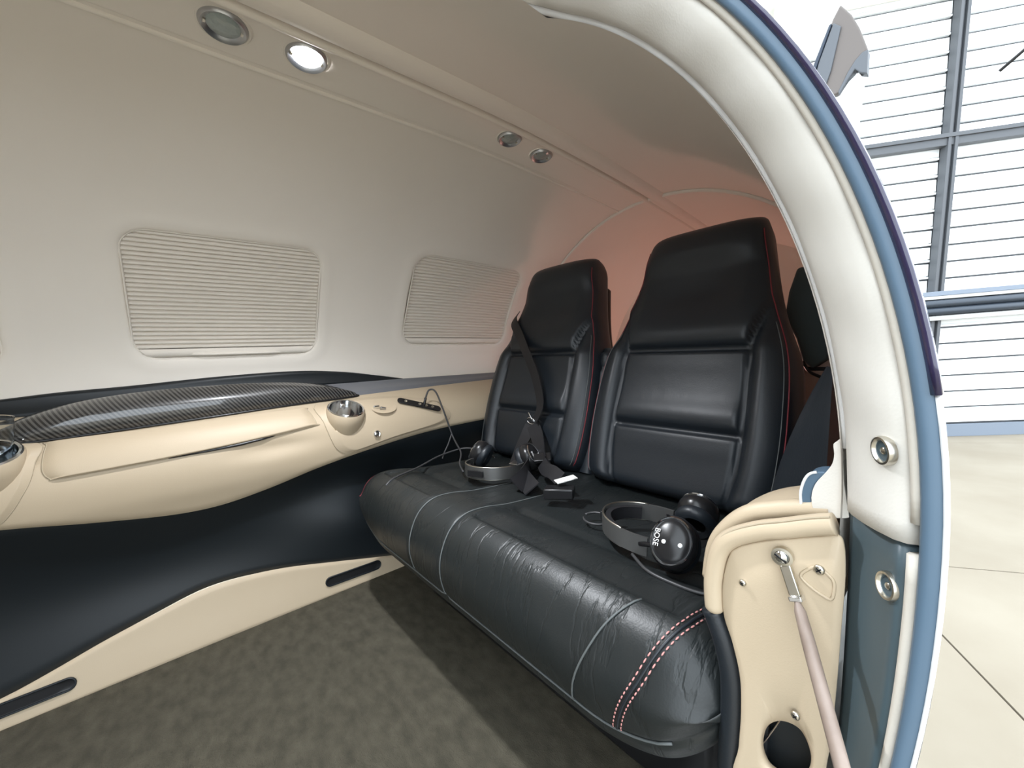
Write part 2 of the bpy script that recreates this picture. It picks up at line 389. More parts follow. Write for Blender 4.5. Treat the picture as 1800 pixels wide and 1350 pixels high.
lid = [(-.190, .543), (-.181, .548), (-.03, .550), (.133, .554), (.280, .556), (.290, .552), (.300, .530), (.302, .519), (.295, .514), (.124, .500), (-.026, .492), (-.172, .487), (-.186, .489), (-.194, .500), (-.195, .515)]
root = empty('ledge_lid', side(.05, .52), label='long beige padded lid with rounded corners on the side ledge', cat='lid')
patch('lid_panel', lid, lambda t: .0115+.0075*min(1, (1-t)*12)**.5, 'beige', root, per=5, rings=14)
tube('lid_seam', [side(p.x, p.y, .0108) for p in (lambda q: q+[q[0]])(cr([(x, z, 0) for x, z in lid], 5, True))], .0016, 'seam_shadow', root, 6, caps=False)
tube('shadow_gap', [side(x, z-.002, .0125) for x, z in [(-.01, .494), (.06, .497), (.124, .500), (.17, .504), (.20, .507)]], lambda t: .0008+.0030*math.sin(math.pi*t), 'black_plastic', root, 8, label='black strip standing in for the shade under the lid')  # solid black bead painted as the shade along the lid's lower edge

module = [(.315, .560), (.322, .52), (.335, .475), (.35, .446), (.379, .430), (.418, .433), (.514, .449), (.60, .459), (.673, .468), (.712, .478), (.722, .497), (.70, .520), (.66, .540), (.55, .560), (.42, .566)]
root = empty('cup_console', side(.45, .50), label='beige console module with a chrome cup holder near the far seat', cat='cup holder')
patch('console_panel', module, lambda t: .012+.005*min(1, (1-t)*8), 'beige', root, per=8, rings=44)
tube('console_seam', [side(p.x, p.y, .0115) for p in (lambda q: q+[q[0]])(cr([(x, z, 0) for x, z in module], 4, True))], .0010, 'seam_shadow', root, 6, caps=False)
cc = side(.385, .535, .012)+Vector((0, -.012, .012))
lathe('cup_boss', [(.048, .002), (.052, -.002), (.052, -.03), (.047, -.065), (.036, -.10), (.02, -.115)], cc, cupn, 'beige', root, 40)
cup = lathe('chrome_liner', [(.050, .001), (.0475, .0035), (.0445, .002), (.0435, -.012), (.042, -.045), (.040, -.047), (1e-4, -.047)], cc, cupn, 'chrome', root, 40)
# small latch in a finger dish
dc = side(.475, .535, .017)
lathe('finger_dish', [(.026, .001), (.022, .0015), (.014, -.001), (1e-4, -.002)], side(.50, .532, .017), (0, -.55, .8), 'beige', root, 28, sx=1.5)
box('latch', dc+Vector((0, -.004, .002)), (.018, .006, .010), 'chrome', root, .002, ax=[(1, -.1, 0), (0, .8, .6), (0, -.6, .8)])
box('latch_tongue', dc+Vector((.018, -.010, -.004)), (.016, .005, .009), 'brushed', root, .0015, ax=[(1, 0, -.25), (0, .8, .6), (.25, -.6, .8)])
kn = side(.462, .471, .018)
lathe('push_button', [(.0105, -.002), (.0105, .003), (.009, .0045), (.007, .003), (.0055, .003), (.005, .005), (1e-4, .006)], kn, (0, -1, .15), 'chrome', root, 28)
# headset jack plate
jp0, jp1 = side(.560, .541, .020), side(.672, .512, .020); jd = (jp1-jp0).normalized(); jn = Vector((0, -.62, .78)); jn = (jn-jd*jn.dot(jd)).normalized(); jw = jn.cross(jd)
P = []
for a0, cpt in ((90, jp0), (270, jp1)):
    for q in range(9):
        a = D2R(a0+q*22.5); P.append(cpt+jd*(math.cos(a)*.012)+jw*(math.sin(a)*.012))
jpl = extrude('jack_plate', P, jn*.004, 'black_plastic', root, .001)
for q in (.12, .5, .68, .86):
    lathe('jack_socket', [(.0052, .0), (.0052, .0022), (.0035, .0026), (.003, .0005), (1e-4, .0005)], jp0.lerp(jp1, q)+jn*.0035, jn, 'steel', jpl, 16)

# forward module at the picture's left edge, with holder and a clear cup
mod2 = [(-.200, .548), (-.204, .52), (-.212, .49), (-.223, .468), (-.240, .440), (-.262, .420), (-.32, .412), (-.42, .425), (-.46, .47), (-.46, .53), (-.40, .56), (-.28, .562)]
root = empty('forward_cup_console', side(-.33, .5), label='beige console module with a round cup holder at the left edge', cat='cup holder')
patch('console_panel', mod2, lambda t: .012+.005*min(1, (1-t)*8), 'beige', root, per=8, rings=44)
tube('console_seam', [side(p.x, p.y, .0115) for p in (lambda q: q+[q[0]])(cr([(x, z, 0) for x, z in mod2], 4, True))], .0010, 'seam_shadow', root, 6, caps=False)
cc2 = side(-.265, .533, .012)+Vector((0, -.012, .012))
lathe('cup_boss', [(.048, .002), (.052, -.002), (.052, -.03), (.047, -.065), (.036, -.10), (.02, -.115)], cc2, cupn, 'beige', root, 40)
lathe('holder_rim', [(.050, .001), (.0475, .0035), (.0435, .002), (.043, -.012), (.041, -.045), (1e-4, -.047)], cc2, cupn, 'chrome', root, 40)
root = empty('plastic_cup', cc2+cupn*-.043, label='clear ribbed plastic cup standing in the holder at the left edge', cat='cup')
cn = Vector((.0, -.12, 1)).normalized()
prf = [(1e-4, .0), (.031, 0)]
for q in range(12): prf += [(.0325+.0009*q+.0008*(q % 2), .006+.007*q)]
prf += [(.044, .098), (.0455, .100), (.0455, .102), (.043, .101)]
for q in range(11, -1, -1): prf += [(.0312+.0009*q+.0008*(q % 2), .006+.007*q)]
prf += [(1e-4, .0018)]
lathe('cup_wall', prf, cc2+cupn*-.043, cn, 'clear', root, 40)

# slots in the kick panel
def slot(x0, z0, x1, z1, hw, name, label):
    a, b2 = Vector((x0, z0, 0)), Vector((x1, z1, 0)); d = (b2-a).normalized(); nn = Vector((-d.y, d.x, 0)); P = []
    for base, a0 in ((b2, -90), (a, 90)):
        for q in range(9):
            an = D2R(a0+q*22.5); v = base+d*(math.cos(an)*hw)+nn*(math.sin(an)*hw); P.append((v.x, v.y))
    o = patch(name, P, lambda t: .0105+.002*max(0, t*6-5), 'black_plastic', base_r, smooth_out=False, label=label)
    o2 = tube('slot_rim', [side(p[0], p[1], .0125) for p in P+[P[0]]], .0022, 'black_panel', base_r, 6, caps=False); return o
slot(.318, .041, .458, .037, .0125, 'floor_vent', 'dark slot with rounded ends in the kick panel by the bench')
slot(-.42, .036, -.212, .038, .0125, 'floor_vent', 'dark slot with rounded ends in the kick panel at the left edge')

# ------------------------------------------------------------------ ceiling lamps
def lamp(x, y, r, lit, label):
    th = math.acos((y-Y0)/.63); c = cyl(x, th, -.0015); n = Vector((0, Y0-c.y, Z0-c.z)).normalized(); n = (n+Vector((-.05, 0, 0))).normalized()
    root = empty('ceiling_lamp', c, label=label, cat='lamp', group='round lamps in the ceiling strip')
    lathe('bezel', [(r*1.12, -.001), (r*1.1, .003), (r*1.0, .0062), (r*.90, .0048), (r*.82, .0030), (r*.76, .0016)], c, n, 'brushed', root, 40)
    lathe('lens', [(1e-4, .0046), (r*.40, .0042), (r*.64, .0030), (r*.78, .0014)], c, n, 'lens_lit' if lit else 'lens_grey', root, 36)
    lathe('liner_collar', [(r*1.32, -.002), (r*1.22, .0016), (r*1.12, .0005)], c, n, 'liner', root, 40)
    for s in (-1, 1): box('pivot_tab', c+Vector((s*r*.82, 0, 0))+n*.004, (r*.13, r*.22, .003), 'steel', root, .0006)
    if lit:
        ld = bpy.data.lights.new('lamp_light', 'SPOT'); ld.energy = 11; ld.color = (.92, .95, 1); ld.spot_size = D2R(125); ld.spot_blend = .8; ld.shadow_soft_size = r*.6
        lo = bpy.data.objects.new('lamp_light', ld); COL.objects.link(lo); lo.parent = root; lo.location = n*.009
        lo.rotation_euler = n.to_track_quat('-Z', 'Y').to_euler()
lamp(.110, .750, .0285, False, 'large unlit round ceiling lamp with greenish lens, leftmost in the ceiling strip')
lamp(.223, .746, .0285, True, 'the glowing white round lamp in the ceiling strip')
lamp(.660, .738, .0255, False, 'small unlit ceiling lamp, third from the left in the strip')
lamp(.770, .744, .0255, False, 'small unlit ceiling lamp closest to the seats')
# added red lamp, unseen, giving the pink glow behind the headrests
root = empty('added_glow_lamp', (1.60, .78, .335), label='small red lamp added low in the baggage bay for the pink glow, unseen behind the seats', cat='lamp')
lathe('added_lamp_base', [(.035, -.004), (.035, .004), (.028, .008)], (1.60, .78, .332), (0, 0, 1), 'black_plastic', root, 24)
lathe('added_lamp_dome', [(.028, .006), (.024, .018), (.012, .026), (1e-4, .028)], (1.60, .78, .332), (0, 0, 1), 'added_lamp_lens', root, 24)
ld = bpy.data.lights.new('added_glow_light', 'POINT'); ld.energy = .45; ld.color = (1, .55, .47); ld.shadow_soft_size = .05
lo = bpy.data.objects.new('added_glow_light', ld); COL.objects.link(lo); lo.parent = root; lo.location = (0, 0, .09)

# ------------------------------------------------------------------ seats
bench = empty('rear_bench', (.65, .64, .0), label='black leather two-place bench with tall seat backs across the rear of the cabin', cat='bench')
def backrest(yc, label, tilt=0, far=False):
    S = Vector((.321, 0, .947)); S.normalize(); Nn = Vector((-S.z, 0, S.x)); V = Vector((0, 1, 0)); H = .668; B = Vector((.860, yc, .345))
    def width(s):   # half width by height
        return smooth_int(s, [(0, .205), (.05, .226), (.2, .236), (.35, .234), (.45, .228), (.52, .218), (.58, .203), (.66, .184), (.75, .168), (.9, .148), (1, .136)])
    def thick(s): return smooth_int(s, [(0, .055), (.3, .060), (.5, .058), (.65, .055), (.8, .050), (1, .040)])
    s1, s2 = .342/H, .155/H
    def pw(s): return smooth_int(s, [(0, .128), (.08, .142), (s2, .150), (.45, .148), (s1, .146), (.56, .150), (.64, .165), (.75, .2)])
    NU, NS = 72, 110; vs = []
    def point(u, s, back):
        w_ = width(s); T = thick(s)
        cap = 1.0
        e = 1-s
        if e < .075: q = (.075-e)/.075; cap = math.sqrt(max(0, 1-q**2.6)); 
        if s < .05: q = (.05-s)/.05; cap = math.sqrt(max(0, 1-q**3))
        edge = max(0, 1-abs(u)**5.0)**.42
        vv = u*w_*(1-.0*back)*(.90+.10*cap)
        if back: nn = -(.128-.05*s)*edge*cap*(1 if s > .0 else 1)
        else:
            nn = T*edge*cap
            a = abs(vv); c = pw(s); up_ = sstep(.60, .70, s)
            bol = sstep(c-.004, c+.030, a)*(1-sstep(.50, .60, s))
            nn += .022*bol*edge*cap
            groove = math.exp(-((a-c)/.0045)**2)*(1-sstep(.60, .68, s))
            nn -= .010*groove*cap
            ins = 1-sstep(c-.012, c, a)
            for sk, dp in ((s1, .021), (s2, .019)):
                nn -= dp*ins*math.exp(-((s-sk)/(.008 if s < sk else .012))**2)
                nn += ins*(.008*math.exp(-((s-sk-.05)/.045)**2)+.002*math.exp(-((s-sk+.05)/.04)**2))
            # head pillow: full around s=.62-.85, dished below its top roll
            nn += .012*math.exp(-((s-.62)/.09)**2)*ins
            nn -= .012*math.exp(-((s-.72)/.10)**2)*(1-min(1, a/.12)**2)
            nn += .020*sstep(.80, .90, s)*(1-.4*abs(u)**3)*cap
            nn += .010*ins*math.exp(-((s-.10)/.10)**2)*0
        return B+S*(s*H)+V*vv+Nn*nn
    for j in range(NS):
        s = j/(NS-1)
        for i in range(NU): vs.append(point(-1+2*i/(NU-1), s, 0))
        for i in range(NU-2): vs.append(point(1-2*(i+1)/(NU-1), s, 1))
    row = 2*NU-2; fs = gridf(NS, row, 0, True)
    fs += [tuple(range(row))[::-1], tuple(range((NS-1)*row, NS*row))]
    root = addw('backrest', vs, fs, 'leather', bench, label=label)
    for sgn in (-1, 1):
        for du, mm, nm in ((.945, 'red_thread', 'edge_piping'), (.915, 'grey_thread', 'seam_line')):
            pts = [point(sgn*du, lerp(.03, .93 if nm == 'edge_piping' else .60, q/60), 0)+Nn*.0006 for q in range(61)]
            tube(nm, pts, .0014 if nm == 'edge_piping' else .0011, mm, root, 6)
        # hard shell edge behind the cushion
    vs = []; n2 = 60
    P = [(-width(s)*.85, s) for s in [q/30*.90 for q in range(31)]]+[(width(s)*.85, s) for s in [q/30*.90 for q in range(30, -1, -1)]]
    extrude('back_shell', [B+S*(s*H)+V*v-Nn*(.095-.03*s) for v, s in P], -Nn*.022, 'black_plastic', root, .006)
    return root, point
near, npt = backrest(.454, 'tall black leather seat back nearest the door frame, with red edge piping')
farb, fpt = backrest(.925, 'black leather seat back against the cream wall, carrying the seat belt')

# narrow strap panel between the two backs
S = Vector((.321, 0, .947)).normalized(); Nn = Vector((-S.z, 0, S.x)); B0 = Vector((.885, .70, .345))
vs = []
for j in range(40):
    s = j/39*.36
    for u in (-1, -.8, -.4, 0, .4, .8, 1): vs.append(B0+S*s+Vector((0, u*.022, 0))+Nn*(.045*(1-abs(u)**4*.5)*(1 if s < .345 else .7)-(.004 if abs(s-.30) < .006 else 0)))
root = addw('centre_back_panel', vs, gridf(40, 7), 'leather', bench, label='narrow black leather filler panel between the two seat backs')
box('panel_core', B0+S*.18-Nn*.0, (.02, .042, .36), 'black_plastic', root, .003, ax=[Nn, (0, 1, 0), S])

# bench cushion
BP = cr([(.93, .352, 0), (.80, .356, 0), (.66, .362, 0), (.54, .372, 0), (.475, .383, 0), (.425, .383, 0), (.388, .362, 0), (.366, .322, 0), (.361, .280, 0), (.372, .236, 0), (.392, .205, 0), (.45, .188, 0), (.60, .185, 0), (.93, .185, 0)], 10)
YN, YF = .150, 1.120
def bench_pt(k, y, extra=0):
    p = BP[k]; a = BP[max(k-1, 0)]; b2 = BP[min(k+1, len(BP)-1)]; t = (b2-a).normalized(); nrm = Vector((t.y, -t.x, 0))   # points outwards
    nrm = -nrm if nrm.dot(p-Vector((.65, .28, 0))) < 0 else nrm
    e = min(y-YN, YF-y); rr = .075; o = 0
    if e < rr: o = -.050*(1-math.sqrt(max(0, 1-((rr-e)/rr)**2)))
    x, z = p.x, p.y
    top = sstep(.33, .36, z)*(1 if x > .40 else sstep(.36, .42, x))
    if top > 0:
        for (ya, yb) in ((.215, .635), (.795, 1.055)):
            ins = sstep(ya-.004, ya+.010, y)*(1-sstep(yb-.010, yb+.004, y))*sstep(.424, .440, x)
            o -= .010*ins*top
            o -= .008*ins*top*math.exp(-((x-.545)/.008)**2)
            o += .004*ins*top*(math.exp(-((x-.49)/.03)**2)+math.exp(-((x-.64)/.06)**2))
    for ys in (.655, .780):      # seams of the middle strip
        o -= .0035*math.exp(-((y-ys)/.004)**2)*(1 if z > .236 else 0)
    if abs(z-.236) < .012 and x < .40: o -= .003*math.exp(-((z-.236)/.004)**2)
    if z < .34:                  # underside rises at the ends
        q = max(0, 1-e/.17); z += q*q*.075*(1-sstep(.24, .34, z))
    x += nrm.x*(o+extra); z += nrm.y*(o+extra)
    return Vector((x, y, z))
NY = 170; vs = []; K = len(BP)
ys = [lerp(YN, YF, .5-.5*math.cos(math.pi*i/(NY-1))*.35-(.325*(1-2*i/(NY-1)))) for i in range(NY)]
for y in ys:
    for k in range(K): vs.append(bench_pt(k, y))
fs = gridf(NY, K, 0, True)+[tuple(range(K)), tuple(range((NY-1)*K, NY*K))[::-1]]
cush = addw('seat_cushion', vs, fs, 'leather_worn', bench)
kf = min(range(K), key=lambda k: (BP[k]-Vector((.372, .236, 0))).length); kt = min(range(K), key=lambda k: (BP[k]-Vector((.70, .36, 0))).length)
for ysm in (.655, .780):
    tube('cushion_seam', [bench_pt(k, ysm, .0022) for k in range(kt, kf+1)], .0014, 'grey_thread', cush, 6)
tube('cushion_seam', [bench_pt(kf, lerp(YN+.05, YF-.04, q/60), .0022) for q in range(61)], .0016, 'grey_thread', cush, 6)
# stitched seam round the near end: dark welt between two rows of stitches
path = [(.0, .268), (.25, .246), (.5, .222), (.7, .205), (1, .190)]
k0 = min(range(K), key=lambda k: (BP[k]-Vector((.372, .236, 0))).length); k1 = min(range(K), key=lambda k: (BP[k]-Vector((.52, .375, 0))).length)
def bench_f(kf_, y, ex=0):
    a = int(math.floor(kf_)); a = max(0, min(K-2, a)); return bench_pt(a, y, ex).lerp(bench_pt(a+1, y, ex), kf_-a)
def seam_pt(t, dy, ex): return bench_f(lerp(k0, k1, t), pint(t, path)+dy, ex)
tube('welt', [seam_pt(q/50, 0, .0008) for q in range(51)], .0018, 'leather', cush, 6)
for dy in (-.0055, .0055):
    vs = []; fs = []; n = 34
    for q in range(n):
        a = seam_pt((q+.12)/n, dy, .0012); b2 = seam_pt((q+.80)/n, dy, .0012); t = (b2-a); L = t.length; t.normalize()
        u = t.cross(Vector((-.7, 0, .7))).normalized(); v = t.cross(u); base = len(vs)
        for i_, (l, r) in enumerate(((0, .0003), (.25, .0009), (.75, .0009), (1, .0003))):
            for kk in range(5):
                an = 2*math.pi*kk/5; vs.append(a+t*(L*l)+u*(math.cos(an)*r)+v*(math.sin(an)*r))
        fs += gridf(4, 5, base, True)
    addw('stitch_row', vs, fs, 'pink_thread', cush, kind='stuff')
tube('pleat_seam', [bench_f(lerp(k0, k1, q/30), lerp(.335, .225, (q/30)**1.3), .0012) for q in range(22)], .0013, 'grey_thread', cush, 6)
tube('edge_piping', [bench_pt(k, YF-.018, .0012) for k in range(kt, kf+1)], .0016, 'red_thread', cush, 6)
# front skirt and feet under the bench
box('bench_base', (.72, .63, .095), (.36, .80, .19), 'black_plastic', bench, .01)
for yy in (.20, .28): box('seat_track', (.455, yy, .012), (.16, .018, .02), 'brushed', bench, .003)

# ------------------------------------------------------------------ seat belt on the far seat
belt = empty('seat_belt', (.72, .78, .385), label='black webbing seat belt with silver clip and buckle lying on the far seat', cat='seat belt')
ribbon('shoulder_strap', cr([(.985, 1.10, .83), (.950, 1.080, .800), (.912, 1.010, .750), (.880, .947, .692), (.862, .893, .622), (.838, .850, .540), (.824, .862, .490)], 6), (.2, 1, -.5), .040, .0022, 'black_web', belt)
ribbon('lap_strap', cr([(.826, .872, .476), (.800, .828, .448), (.765, .780, .418), (.735, .742, .402)], 6), (.55, .5, .6), .042, .003, 'black_web', belt)
ribbon('lap_strap', cr([(.826, .880, .474), (.800, .880, .440), (.760, .868, .405), (.700, .815, .388), (.655, .735, .384), (.615, .660, .382)], 6), (.5, -.6, .5), .042, .003, 'black_web', belt)
ribbon('lap_strap', cr([(.735, .800, .400), (.690, .750, .398), (.650, .720, .392), (.600, .700, .386)], 6), (.5, .6, .45), .040, .003, 'black_web', belt)
ribbon('lap_strap', cr([(.730, .738, .402), (.705, .700, .398), (.688, .660, .402), (.672, .622, .398)], 6), (.6, .3, .5), .034, .010, 'black_web', belt)
c = Vector((.826, .880, .486))
pts = [c+Vector((-.012*math.sin(a)*.2, .016*math.cos(a), .010*math.sin(a))) for a in [2*math.pi*q/20 for q in range(21)]]
tube('clip_ring', pts, .0022, 'chrome', belt, 6, caps=False)
tube('clip_hook', cr([(.824, .866, .484), (.818, .872, .500), (.822, .885, .512), (.828, .894, .500)], 5), .002, 'chrome', belt, 6)
box('strap_slider', (.742, .752, .412), (.030, .046, .010), 'black_plastic', belt, .002, ax=[Vector((.6, .6, .45)).normalized(), Vector((.65, -.75, .1)).normalized(), Vector((-.4, -.2, .9)).normalized()])
box('chrome_tongue', (.700, .812, .396), (.022, .030, .004), 'chrome', belt, .001, ax=[(1, .2, .2), (-.2, 1, 0), (-.2, 0, 1)])
box('buckle', (.628, .588, .388), (.032, .066, .024), 'black_plastic', belt, .004, ax=[Vector((.8, .5, 0)).normalized(), Vector((.5, -.8, .06)).normalized(), (0, 0, 1)])
box('buckle_latch', (.615, .588, .392), (.004, .040, .014), 'brushed', belt, .001, ax=[Vector((.8, .5, 0)).normalized(), Vector((.5, -.8, .06)).normalized(), (0, 0, 1)])
box('label_tag', (.652, .590, .411), (.046, .036, .003), 'tag_white', belt, .001, ax=[Vector((.75, -.55, .2)).normalized(), Vector((.5, .75, -.1)).normalized(), Vector((-.3, .1, .95)).normalized()])

# ------------------------------------------------------------------ headsets
def headset(loc, ang, label, roll=0, span=.064, cupturn=0, cordpts=None):
    root = empty('headset', loc, label=label, cat='headset', group='pilot headsets lying on the bench')
    ca, sa = math.cos(ang), math.sin(ang)
    def L(a, b2, z): return Vector(loc)+Vector((a*ca-b2*sa, a*sa+b2*ca, z))     # a: towards the crown, b: across
    arc = []
    for q in range(41):
        t = D2R(-100+q*5); arc.append((math.cos(t)*.085, math.sin(t)*span, .018+.006*math.cos(t)))
    up_ = Vector((0, 0, 1))
    pts = [L(*p) for p in arc]
    ribbon('headband', pts, [up_]*len(pts), .030, .004, 'grey_metal', root)
    ribbon('band_pad', [L(p[0]*.90, p[1]*.90, p[2]) for p in arc[8:33]], [up_]*25, .022, .010, 'black_web', root)
    for dz in (.0155, -.0155): tube('band_rim', [p+up_*dz for p in pts[6:35]], .0018, 'steel', root, 6)
    box('adjuster', L(.090, -.012, .024), (.004, .044, .016), 'black_plastic', root, .001, ax=[(ca, sa, 0), (-sa, ca, 0), (0, 0, 1)])
    for s in (-1, 1):
        tip = Vector(arc[0 if s < 0 else 40])
        tube('yoke', [L(tip.x+.012, s*span*1.0, .020), L(tip.x-.015, s*span*1.08, .026), L(tip.x-.036, s*span*1.02, .032)], .004, 'black_plastic', root, 8)
        cup_c = L(-.055, s*(span+.002), .036)
        nrm = (L(-.055, s*(span+.002)*2, .036+.045)-cup_c).normalized()
        u, v, nn = basis(nrm)
        lathe('ear_cup', [(.034, -.014), (.039, -.006), (.039, .004), (.034, .014), (.022, .019), (1e-4, .020)], cup_c, nrm, 'black_plastic', root, 36, sx=.85, sy=1.0)
        lathe('ear_cushion', [(.020, -.026), (.028, -.032), (.037, -.028), (.040, -.019), (.036, -.012)], cup_c, nrm, 'leather', root, 36, sx=.85, sy=1.0)
        lathe('cup_rim', [(.0335, .0135), (.0350, .0150), (.0335, .0165), (.0320, .0152)], cup_c, nrm, 'chrome', root, 36, sx=.85, sy=1.0)
        for q, dx in ((0, -.008), (1, .015)): disc('cup_screw', .0032, cup_c+u*dx+v*(-.004)+nn*.0195, nrm, 'white_mark', root, 12)
        if s > 0:
            tx = bpy.data.curves.new('cup_lettering', 'FONT'); tx.body = 'BOSE'; tx.size = .011; tx.align_x = 'CENTER'; tx.align_y = 'CENTER'; tx.extrude = .0002
            to = bpy.data.objects.new('cup_lettering', tx); COL.objects.link(to)
            dg = bpy.context.evaluated_depsgraph_get(); me = bpy.data.meshes.new_from_object(to.evaluated_get(dg)); bpy.data.objects.remove(to)
            ob = bpy.data.objects.new('cup_lettering', me); COL.objects.link(ob); me.materials.clear(); me.materials.append(MATS['white_mark'])
            M4 = Matrix((-v, u, nn)).transposed().to_4x4(); M4.translation = cup_c+u*(-.019)+nn*.0203-Vector(loc); ob.matrix_world = M4; ob.parent = root
            ob.matrix_parent_inverse = Matrix.Identity(4); ob.matrix_basis = M4
            ob['label'] = 'white lettering on the ear cup'
    return root, L
hs1, L1 = headset((.600, .350, .372), D2R(100), 'black headset with chrome-rimmed ear cup on the near half of the bench')
loop = [(.600+.020*math.sin(a), .468+.026*math.cos(a), .374+.003*math.sin(a)) for a in [2*math.pi*q/26 for q in range(25)]]
tube('cord', loop, .0022, 'cord', hs1, 6)
tube('cord', cr([(.530, .345, .374), (.505, .305, .374), (.500, .265, .374), (.505, .225, .374), (.53, .19, .374)], 6), .0026, 'cord', hs1, 6)
hs2, L2 = headset((.655, .845, .372), D2R(205), 'black headset with grey metal headband on the far half of the bench', span=.078)
tube('cord', cr([(.628, 1.176, .532), (.632, 1.168, .560), (.645, 1.165, .585), (.660, 1.150, .578), (.672, 1.130, .520), (.690, 1.115, .440), (.685, 1.085, .415), (.660, 1.02, .398), (.615, .96, .385), (.580, .89, .384)], 6), .0028, 'cord', hs2, 6)
tube('cord', cr([(.690, 1.115, .440), (.672, 1.110, .41), (.652, 1.105, .385), (.63, 1.08, .376)], 6), .0024, 'cord', hs2, 6)
tube('cord', cr([(.400, .975, .372), (.43, .985, .384), (.52, 1.03, .382), (.62, 1.07, .390), (.70, 1.05, .400), (.73, .98, .39), (.72, .93, .385)], 6), .0026, 'cord', hs2, 6)
tube('jack_plug', [(.619, 1.190, .520), (.628, 1.176, .532), (.632, 1.168, .560)], .0045, 'black_plastic', hs2, 8)

# ------------------------------------------------------------------ door frame at the right
door = empty('door_1', (.37, .05, .0), kind='structure', label='padded cream door opening with blue rubber seal at the right')
PI_, PO = (.405, .637), (.335, .690)
nlx, nlr = -(PO[1]-PI_[1]), (PO[0]-PI_[0]); ll = math.hypot(nlx, nlr); nlx /= ll; nlr /= ll     # faces the opening
def jp(t, h): return (PI_[0]+(PO[0]-PI_[0])*t+nlx*h, PI_[1]+(PO[1]-PI_[1])*t+nlr*h)
def rev(name, prf, t0, t1, m, parent=None, n=None, wob=0, closed=True, **kw):
    n = n or max(8, int(abs(t1-t0)/1.5)); vs = []; k = len(prf)
    for i in range(n):
        t = lerp(t0, t1, i/(n-1)); th = D2R(t)
        for x, R in prf:
            g = 0 if not wob else wob*math.sin(t*.9+x*70)
            cs = math.cos(th)
            if t < 127: g -= .085*((127-t)/15)**1.6
            if t > 180: cs = -(1-(1+cs)*(.12+.48*max(0, min(1, (R-.637)/.053))))
            vs.append(Vector((x+g, Y0+R*cs, Z0+R*math.sin(th))))
    fs = gridf(n, k, 0, closed)
    if closed: fs += [tuple(range(k))[::-1], tuple(range((n-1)*k, n*k))]
    return addw(name, vs, fs, m, parent, **kw)
def P3(pts): return [jp(t, h) for t, h in pts]
TT, TB = 112, 180.7
def circ(t, h, r, n=10): return [jp(t+r/ll*math.cos(2*math.pi*q/n), h+r*math.sin(2*math.pi*q/n)) for q in range(n)]
padp = P3([(.06, -.006), (.06, .002), (.08, .008), (.14, .012), (.24, .0135), (.38, .0135), (.52, .012), (.66, .009), (.72, .005), (.74, -.005)])
pad = rev('jamb_pad', padp, TT, TB, 'pad', door, 60, wob=.0012)
rev('inner_piping', circ(.02, .003, .0058), TT, 176.5, 'piping', door)
rev('edge_strip', P3([(.738, -.004), (.742, .004), (.76, .006), (.80, .0055), (.822, .002), (.826, -.004)]), TT, 179.4, 'bead', door)
rev('door_seal', P3([(.815, -.003), (.82, .002), (.84, .0055), (.875, .0065), (.91, .0045), (.935, .0), (.94, -.003)]), TT, 222, 'seal', door)
rev('skin_edge', [(.3445, .6845), (.3395, .6850), (.3362, .6872), (.335, .6900), (.346, .6905), (.348, .685)], TT, 172.5, 'navy', door)
rev('skin_edge', [(.3445, .6865), (.3390, .6870), (.3378, .6880), (.3372, .6895), (.346, .6897), (.348, .687)], 172.5, 205, 'white_paint', door)
rev('skin_edge', [(.3445, .6865), (.3390, .6870), (.3378, .6880), (.3372, .6895), (.346, .6897), (.348, .687)], 205, 222, 'navy', door)
# lower jamb
rev('lower_jamb', P3([(.0, -.006), (.0, .001), (.02, .004), (.10, .005), (.3, .004), (.56, .0045), (.65, .0065), (.70, .005), (.715, -.005)]), 181.0, 222, 'jamb_dark', door)
rev('lower_bead', P3([(.705, -.004), (.71, .003), (.735, .006), (.775, .0065), (.81, .004), (.825, -.004)]), 181.2, 222, 'bead', door, wob=.0006)
def ring(t, th, h, label):
    x, R = jp(t, h); a = D2R(th); c = Vector((x, Y0+R*math.cos(a), Z0+R*math.sin(a))); nrm = Vector((nlx, nlr*math.cos(a), nlr*math.sin(a))).normalized()
    r = .0092
    lathe('latch_socket', [(r*1.05, -.002), (r*1.08, .001), (r*1.0, .0028), (r*.86, .0030), (r*.74, .0014), (r*.70, -.004)], c, nrm, 'steel', door, 32, label=label)
    lathe('socket_shade_disc', [(r*.78, .0016), (r*.70, .0004), (r*.3, .0002), (1e-4, .0002)], c, nrm, 'jamb_dark', door, 28)  # shallow dark disc, its colour stands in for shade inside the hole
    lathe('socket_pin', [(r*.26, .0), (r*.26, .0010), (r*.18, .0016), (1e-4, .0018)], c, nrm, 'steel', door, 16)
ring(.60, 175.7, .0108, 'metal ringed latch hole in the cream pad'); ring(.58, 183.9, .0048, 'metal ringed latch hole in the dark panel')
# corner piece and its grey-blue cap where the piping ends
def yz(x, pts): return [Vector((x, y, z)) for y, z in pts]
corner = yz(.402, [(p.x, p.y) for p in cr([(y, z, 0) for y, z in [(0.0693, 0.6151), (0.0675, 0.5993), (0.0665, 0.5828), (0.0644, 0.567), (0.0632, 0.5584), (0.0649, 0.5551), (0.0826, 0.5509), (0.0858, 0.5529), (0.0879, 0.5661), (0.0854, 0.5785), (0.0787, 0.5896), (0.0744, 0.598), (0.0734, 0.6061), (0.0739, 0.6144)]], 3, True)])
extrude('corner_block', corner, (.025, 0, 0), 'pad', door, .004)
capp = yz(.405, [(p.x, p.y) for p in cr([(y, z, 0) for y, z in [(0.0789, 0.5888), (0.0885, 0.5868), (0.0932, 0.5804), (0.0959, 0.5693), (0.0958, 0.5608), (0.0949, 0.5544), (0.0936, 0.5497), (0.0872, 0.5501), (0.0886, 0.5651), (0.086, 0.5776)]], 3, True)])
